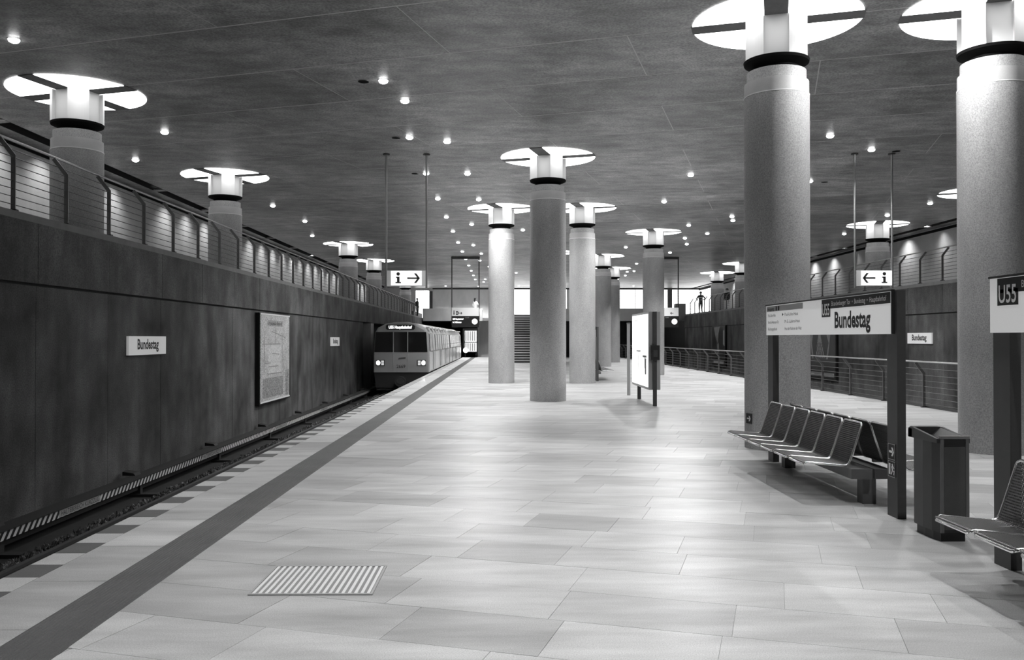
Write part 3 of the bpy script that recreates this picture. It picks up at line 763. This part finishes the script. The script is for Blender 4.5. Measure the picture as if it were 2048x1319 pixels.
# ------------------------------------------------------------------ benches
def seat_profile(k=22):
    pts = []
    # side view (x forward distance from the crease side, z): front lip, seat, crease bend, back
    ctrl = [(-.44, .395), (-.425, .412), (-.40, .415), (-.2, .395), (-.05, .383), (-.015, .385), (.008, .40), (.025, .43), (.06, .53), (.10, .65), (.14, .77), (.150, .80)]
    return ctrl
PR = seat_profile()
def make_seat():
    t = thing('bench_seat', 'x', 'seat')
    w = .235
    fr = MB()
    path = [(PR[0][0] + .03, -w + .03, PR[0][1] + .0)]
    side = lambda y: [(p[0], y, p[1]) for p in PR[1:]]
    loop = [(PR[0][0], -w + .04, PR[0][1])] + side(-w)[1:-1] + [(.145, -w + .01, .79), (.151, -w + .04, .803), (.151, w - .04, .803), (.145, w - .01, .79)] + side(w)[1:-1][::-1] + [(PR[0][0], w - .04, PR[0][1])]
    fr.tube(loop, .0115, 8, closed=True).build('tube_frame', 'chrome', t)
    mw = MB()
    # cross wires along the profile
    tot = 0; seg = []
    for i in range(len(PR) - 1):
        l = math.hypot(PR[i + 1][0] - PR[i][0], PR[i + 1][1] - PR[i][1]); seg.append((tot, l, i)); tot += l
    kk = 46
    for j in range(1, kk):
        s_ = tot * j / kk
        for a0_, l, i in seg:
            if a0_ <= s_ <= a0_ + l:
                f = (s_ - a0_) / l; x = PR[i][0] + (PR[i + 1][0] - PR[i][0]) * f; z = PR[i][1] + (PR[i + 1][1] - PR[i][1]) * f; break
        mw.box(x - .005, x + .005, -w, w, z - .005, z + .005)
    for j in range(1, 22):
        y = -w + 2 * w * j / 22
        mw.tube([(p[0], y, p[1]) for p in PR], .0052, 4)
    mw.build('wire_mesh', 'mesh_wire', t)
    MB().box(-.22, .02, -.02, .02, .36, .392).build('seat_bracket', 'beam_grey', t)
    return t
seat0 = make_seat(); used = [False]
def put_seat(x, y, rz, lab, grp):
    o = seat0 if not used[0] else copy_tree(seat0)
    used[0] = True
    o.location = (x, y, 0); o.rotation_euler = (0, 0, rz); tag(o, lab, 'seat', grp)
ORD = ('first', 'second', 'third', 'fourth', 'fifth', 'sixth')
def bench(y0, y1, ll, lr, where, legs, end):
    t = thing('bench_beam', 'grey double beam on square legs carrying the seats ' + where, 'bench', (3.66, y0, 0))
    L_ = y1 - y0
    MB().box(-.22, -.012, 0, L_, .262, .36).build('beam', 'beam_grey', t)
    MB().box(.012, .17, 0, L_, .262, .36).build('beam', 'beam_grey', t)
    for q in legs:
        MB().box(-.07, .065, q, q + .135, 0, .262).build('leg', 'beam_grey', t)
    for i, y in enumerate(ll):
        put_seat(3.44, y, 0, ORD[i] + ' wire mesh seat from the ' + end + ' facing the train, ' + where, 'train side seats ' + where)
    for i, y in enumerate(lr):
        put_seat(3.88, y, math.pi, ORD[i] + ' wire mesh seat from the ' + end + ' facing the railing, ' + where, 'railing side seats ' + where)
bench(8.60, 11.6, [8.93 + .5 * i for i in range(6)], [8.60 + .5 * i for i in range(6)], 'under the exit sign', (.10, 2.5), 'bin end')
bench(3.0, 6.1, [5.83 - .5 * i for i in range(6)], [5.75 - .5 * i for i in range(6)], 'bench before the bin', (.2, 2.6), 'bin end')
bench(34.0, 37.1, [34.4 + .5 * i for i in range(6)], [34.2 + .5 * i for i in range(6)], 'under the far sign', (.2, 2.6), 'map board end')

# ------------------------------------------------------------------ waste bin
wb = thing('waste_bin', 'dark metal waste bin between the sign posts', 'bin', (3.66, 7.3, 0))
def rounded(poly_, zs): return poly_
bp_ = [(-.115, -.24), (.115, -.24), (.125, -.18), (.125, .17), (.105, .235), (.06, .26), (-.06, .26), (-.105, .235), (-.135, .17), (-.142, 0), (-.135, -.14)]
MB().prism([(x * .86, y * .9) for x, y in bp_], 0, .075).build('plinth', 'black', wb)
MB().prism(bp_, .075, .80).build('body', 'bin_metal', wb)
fp = MB().box(-.085, .09, -.247, -.24, .10, .77).build('front_panel', 'bin_panel', wb)
for x in (-.115, .09): MB().box(x, x + .026, -.252, -.238, .075, .845).build('corner_strip', 'beam_grey', wb)
MB().box(-.118, .118, -.254, -.225, .835, .858).build('front_lip', 'steel', wb)
MB().box(-.09, .09, -.246, -.232, .80, .835).build('upper_rail', 'bin_metal', wb)
# sloping hood: high at the far end, falling to the front lip, with a V trough
hood = MB()
hood.prism_x([(-.24, .80), (.26, .80), (.26, .86), (.235, .885), (.19, .89), (-.24, .835)], -.142, -.118)
hood.prism_x([(-.24, .80), (.26, .80), (.26, .86), (.235, .885), (.19, .89), (-.24, .835)], .105, .128)
hood.prism_y([(-.142, .80), (.128, .80), (.128, .875), (.11, .89), (-.12, .89), (-.142, .875)], .19, .26)
hood.build('hood', 'bin_metal', wb)
tz = MB(); tz.add([(-.118, -.225, .84), (.0, -.225, .80), (-.0, .19, .80), (-.118, .19, .885)], [(0, 1, 2, 3)]); tz.add([(.105, -.225, .84), (.105, .19, .885), (.0, .19, .80), (.0, -.225, .80)], [(0, 1, 2, 3)])
tz.build('chute', 'steel', wb)

# ------------------------------------------------------------------ lit map board and slim post
mb_ = thing('map_board', 'free-standing illuminated map board with pale lit face on two dark posts', 'information board', (3.71, 21.3, 0))
MB().box(-.14, .14, .02, 2.75, .39, 2.30).build('case', 'grey_sign', mb_)
fc = MB().box(-.150, -.14, .10, 2.68, .45, 2.25).build('lit_face', 'board_lit', mb_)
for yy in (-.05, 2.40):
    MB().box(-.045, .045, yy, yy + .07, 0, 2.30 if yy < 0 else .39).build('post', 'post_grey', mb_)
vb = MB().box(-.115, .10, -.13, -.05, 1.12, 1.48).build('ticket_stamp', 'black', mb_)
MB().box(-.05, .05, -.135, -.13, 1.20, 1.36).build('stamp_window', 'steel_dark', vb)
for y0, y1, z0, z1 in ((.35, .55, .75, 1.15), (.3, .9, 1.17, 1.22), (.5, .6, .9, 1.2), (1.2, 1.9, 1.3, 1.34), (1.6, 1.64, .8, 1.3)):
    MB().box(-.1512, -.150, y0, y1, z0, z1).build('map_print', 'mid_grey' if y0 < .4 else 'paper_light', fc)
text('lettering', 'Liniennetz', .09, (-.1505, 2.5, 2.08), RT, UP, 'grey_sign', fc, width=.9)
pst = thing('slim_post', 'slim pale upright post just behind the lit map board', 'post', (3.65, 25.3, 0))
MB().box(-.045, .045, -.02, .02, 0, 2.06).build('upright', 'grey_sign', pst)
MB().box(-.05, .05, -.03, .03, 2.06, 2.10).build('cap', 'trim_concrete', pst)

# ------------------------------------------------------------------ hanging direction signs
def hang_sign(x0, x1, y, d, lab):
    t = thing('hanging_sign', lab, 'sign', (x0, y, CEIL))
    w = x1 - x0
    for x in (0, w):
        r_ = MB().tube([(x, 0, 0), (x, 0, -3.5)], .028, 8).build('hanger_rod', 'steel', t)
        MB().lathe([(.09, -.03), (.09, 0)], 16, x, 0).build('ceiling_plate', 'steel_dark', t)
    z0, z1 = 3.02 - CEIL, 3.40 - CEIL
    MB().box(.02, w - .02, -.04, .04, z0 - .02, z1 + .01).build('case', 'grey_sign', t)
    fx0 = .13 if d > 0 else .14; fx1 = fx0 + .80
    fc = MB().box(fx0, fx1, -.055, -.04, z0, z1).build('sign_face', 'lit_sign', t)
    O = (fx0, -.0555, z0); RX = (1, 0, 0)
    ci = .19 if d > 0 else .60
    flat('info_symbol', [circ(ci, .30, .045), rect(ci - .055, ci + .035, .195, .225), rect(ci - .03, ci + .035, .085, .225), rect(ci - .07, ci + .075, .06, .09)], O, RX, UP, 'black_print', fc)
    ca = .59 if d > 0 else .20
    flat('arrow_print', arrow_poly(ca, .19, .33, .25, .042, d), O, RX, UP, 'black_print', fc)
    return t
hang_sign(-3.03, -1.98, 22.8, 1, 'white hanging sign with letter i and arrow pointing right')
hang_sign(9.15, 10.12, 22.6, -1, 'white hanging sign with arrow pointing left and letter i')
def display(xc, lab, d):
    t = thing('hanging_display', lab, 'display', (xc, 51.5, CEIL))
    for x in (-.8, .8):
        MB().box(x - .03, x + .03, -.03, .03, -4.0, 0).build('hanger_rod', 'steel_dark', t)
    MB().box(-.84, .84, -.05, .05, -.14, -.0).build('ceiling_bar', 'steel_dark', t)
    p = MB().box(-.80, .80, -.08, .08, -3.50, -3.00).build('sign_panel', 'white_sign', t)
    O = (-.8, -.081, -3.5); RX = (1, 0, 0)
    flat('pictogram', [circ(.13, .29, .035), rect(.10, .16, .08, .24), rect(.25, .36, .20, .29), rect(.25, .36, .07, .16), rect(.38, .42, .10, .26)], O, RX, UP, 'black_print', p)
    flat('arrow_print', arrow_poly(.52 if d > 0 else 1.2, .17, .18, .14, .03, d), O, RX, UP, 'black_print', p)
    q = MB().box(-.80, .80, -.11, .11, -4.15, -3.50).build('display_case', 'black', t)
    for z_, w_ in ((-3.72, .62), (-3.90, .5)):
        text('lettering', 'U55 Hauptbahnhof' if z_ > -3.8 else 'in 3 Minuten', .09, (-.74, -.111, z_), RX, UP, 'display_glow', q, width=w_, bold=.02)
    text('lettering', '12:05', .07, (.0, -.111, -3.62), RX, UP, 'grey_sign', q, width=.22)
    MB().prism_y([(.55 + .17 * math.cos(2 * math.pi * i / 24), -3.82 + .17 * math.sin(2 * math.pi * i / 24)) for i in range(24)], -.13, -.11).build('clock_dial', 'lit_sign', q)
display(-2.18, 'hanging train display with round clock dial over the left platform edge', 1)
display(9.57, 'hanging train display partly hidden behind the column by the map board', -1)
# timetable case at the platform end
t = thing('timetable_case', 'glazed timetable case with black frame at the platform end by the tunnel', 'display case', (-2.75, 75.5, 0))
MB().box(-.68, .62, 0, .14, .42, 2.5).build('case', 'black', t)
for x in (-.5, .44): MB().box(x, x + .06, .03, .11, 0, .42).build('leg', 'black', t)
for z0, z1 in ((.5, 1.28), (1.36, 2.3)):
    s_ = MB().box(-.5, .52, -.02, 0, z0, z1).build('notice_sheet', 'lit_sign', t)
    for i in range(5): MB().box(-.45 + i * .19, -.37 + i * .19, -.024, -.02, z0 + .06, z1 - .05).build('print_column', 'mid_grey', s_)
MB().prism_y([(-.42 + .22 * math.cos(2 * math.pi * i / 20), .62 + .22 * math.sin(2 * math.pi * i / 20)) for i in range(20)], -.06, -.02).build('round_lamp', 'display_glow', t)

# ------------------------------------------------------------------ floor grate
gr = thing('floor_grate', 'rectangular metal foot grate with close bars let into the platform floor', 'grate', (-1.235, 6.0, 0))
MB().box(-.40, .40, -.355, .355, .0005, .002).build('pan', 'mid_grey', gr)
for x0, x1, y0, y1 in ((-.40, .40, -.355, -.335), (-.40, .40, .335, .355), (-.40, -.385, -.335, .335), (.385, .40, -.335, .335)):
    MB().box(x0, x1, y0, y1, .002, .010).build('frame_bar', 'grey_sign', gr)
bm = MB().box(-.011, .011, -.335, .335, .002, .009).mesh('bar', 'white_paint')
bm = MB().box(-.010, .010, -.335, .335, .002, .009).mesh('bar', 'white_paint')
for i in range(19): inst('bar', bm, gr, (-.37 + i * .0411, 0, 0))

# ------------------------------------------------------------------ people
def person(loc, rz, H, joints, mats, hair_long, label):
    """joints: dict name -> (x,y,z) in units of height, facing -y; mats: (top, trousers, shoes, sleeve_z)"""
    t = thing('person', label, 'person', loc, rz)
    J = {k: Vector(v) * H for k, v in joints.items()}
    rad = {'pelvis': .085, 'waist': .075, 'chest': .088, 'neck': .032, 'head': .055, 'crown': .052, 'chin': .045,
           'shl': .045, 'ell': .028, 'wrl': .018, 'hal': .020, 'shr': .045, 'elr': .028, 'wrr': .018, 'har': .020,
           'hil': .062, 'knl': .038, 'anl': .024, 'tol': .022, 'hir': .062, 'knr': .038, 'anr': .024, 'tor': .022}
    names = list(J); idx = {k: i for i, k in enumerate(names)}
    E = [('pelvis', 'waist'), ('waist', 'chest'), ('chest', 'neck'), ('neck', 'head'), ('head', 'crown'), ('chest', 'shl'), ('shl', 'ell'), ('ell', 'wrl'), ('wrl', 'hal'),
         ('chest', 'shr'), ('shr', 'elr'), ('elr', 'wrr'), ('wrr', 'har'), ('pelvis', 'hil'), ('hil', 'knl'), ('knl', 'anl'), ('anl', 'tol'), ('pelvis', 'hir'), ('hir', 'knr'), ('knr', 'anr'), ('anr', 'tor')]
    me = bpy.data.meshes.new('body'); me.from_pydata([tuple(J[k]) for k in names], [(idx[a], idx[b]) for a, b in E], [])
    ob = bpy.data.objects.new('body', me); C.objects.link(ob)
    md = ob.modifiers.new('skin', 'SKIN'); md.use_smooth_shade = True
    sv = me.skin_vertices[0].data
    for k in names:
        r_ = rad[k] * H; sv[idx[k]].radius = (r_, r_ * (.75 if k in ('pelvis', 'waist', 'chest') else 1)); sv[idx[k]].use_root = (k == 'pelvis')
    ob.modifiers.new('sub', 'SUBSURF').levels = 1
    ob.modifiers['sub'].render_levels = 1
    dg = bpy.context.evaluated_depsgraph_get(); dg.update()
    nm = bpy.data.meshes.new_from_object(ob.evaluated_get(dg)); bpy.data.objects.remove(ob)
    # fingers and nose joined into the same body mesh
    ex = MB()
    for s_ in ('l', 'r'):
        h_ = J['ha' + s_]; d = (h_ - J['wr' + s_]).normalized(); sd = d.cross(Vector((0, 1, 0)))
        if sd.length < .1: sd = Vector((1, 0, 0))
        sd.normalize()
        for q, ln in ((-1.5, .040), (-.5, .048), (.5, .045), (1.5, .036)):
            a = h_ + sd * q * .010 * H; m_ = a + d * ln * .6 * H; e = m_ + (d + Vector((0, -.5, 0))).normalized() * ln * .5 * H
            ex.tube([a, m_, e], [.0058 * H, .0052 * H, .004 * H], 6)
        a = J['wr' + s_] + d * .012 * H; ex.tube([a, a + (sd + d) * .016 * H, a + (sd * .8 + d * 1.6) * .022 * H], [.006 * H, .0055 * H, .004 * H], 6)
    hd = J['head']
    ex.ball((hd.x, hd.y - .058 * H, hd.z + .002 * H), .011 * H, 8, 5, (.8, 1, 1.4))
    for s_ in (-1, 1): ex.ball((hd.x + s_ * .052 * H, hd.y, hd.z + .002 * H), .014 * H, 8, 5, (.5, .8, 1.2))
    vs = [tuple(v.co) for v in nm.vertices]; fs = [tuple(p.vertices) for p in nm.polygons]
    b = MB(); b.add(vs, fs, True); nb = len(fs); b.add(ex.v, ex.f, True)
    me2 = b.mesh('body', 'skin'); me2.materials.append(MAT[mats[0]]); me2.materials.append(MAT[mats[1]]); me2.materials.append(MAT[mats[2]])
    zn = J['neck'].z; zw = J['pelvis'].z + .02 * H
    for i, p in enumerate(me2.polygons):
        if i >= nb: continue
        c_ = p.center
        arm = min((c_ - J[k]).length for k in ('wrl', 'hal', 'wrr', 'har')) < .05 * H
        if c_.z < .035 * H: p.material_index = 3
        elif arm: p.material_index = 0
        elif c_.z < zw and c_.z < .56 * H: p.material_index = 2
        elif c_.z < zn - .005 * H: p.material_index = 1
    bo = bpy.data.objects.new('body', me2); C.objects.link(bo); bo.parent = t
    hr = MB(); hr.ball((hd.x, hd.y + .018 * H, hd.z + .030 * H), .060 * H, 14, 8, (.98, 1.0, .92))
    if hair_long: hr.ball((hd.x, hd.y + .035 * H, hd.z - .045 * H), .058 * H, 12, 8, (1.0, .6, 1.6))
    hr.build('hair', 'hair', t)
    ey = MB()
    for s_ in (-1, 1): ey.ball((hd.x + s_ * .022 * H, hd.y - .05 * H, hd.z + .008 * H), .006 * H, 6, 4)
    ey.build('eyes', 'black', t)
    return t
stand = dict(pelvis=(0, 0, .53), waist=(0, 0, .62), chest=(0, 0, .74), neck=(0, .005, .845), head=(0, -.01, .925), crown=(0, -.005, .955),
             shl=(.105, 0, .80), ell=(.135, .01, .64), wrl=(.14, -.04, .50), hal=(.14, -.05, .455), shr=(-.105, 0, .80), elr=(-.135, .01, .64), wrr=(-.14, -.04, .50), har=(-.14, -.05, .455),
             hil=(.05, 0, .50), knl=(.06, -.01, .28), anl=(.065, .01, .045), tol=(.07, -.07, .022), hir=(-.05, 0, .50), knr=(-.06, -.01, .28), anr=(-.065, .01, .045), tor=(-.07, -.07, .022))
person((-7.32, 75.2, GAL), R(70), 1.68, stand, ('cloth_black', 'cloth_black', 'cloth_white'), False, 'person in long dark coat and white shoes standing at the left gallery end')
p2 = dict(stand); p2.update(elr=(-.15, -.05, .66), wrr=(-.08, -.14, .66), har=(-.05, -.17, .665), head=(.01, -.012, .925))
person((-2.40, 77.0, GAL), R(140), 1.76, p2, ('cloth_white', 'cloth_dark', 'cloth_black'), True, 'long haired person in white top behind the upper deck parapet')
p3 = dict(stand); p3.update(ell=(.20, .02, .68), wrl=(.12, -.12, .62), hal=(.09, -.15, .625), elr=(-.20, .02, .68), wrr=(-.12, -.12, .62), har=(-.09, -.15, .625), knl=(.05, -.03, .28))
person((14.72, 64.8, GAL), R(-30), 1.70, p3, ('cloth_black', 'cloth_dark', 'cloth_black'), False, 'person in dark shirt with elbows out leaning on the right gallery railing')
person((15.95, 62.0, GAL), R(-60), 1.78, stand, ('cloth_black', 'cloth_white', 'cloth_dark'), False, 'person in black top and white trousers behind the right gallery railing')
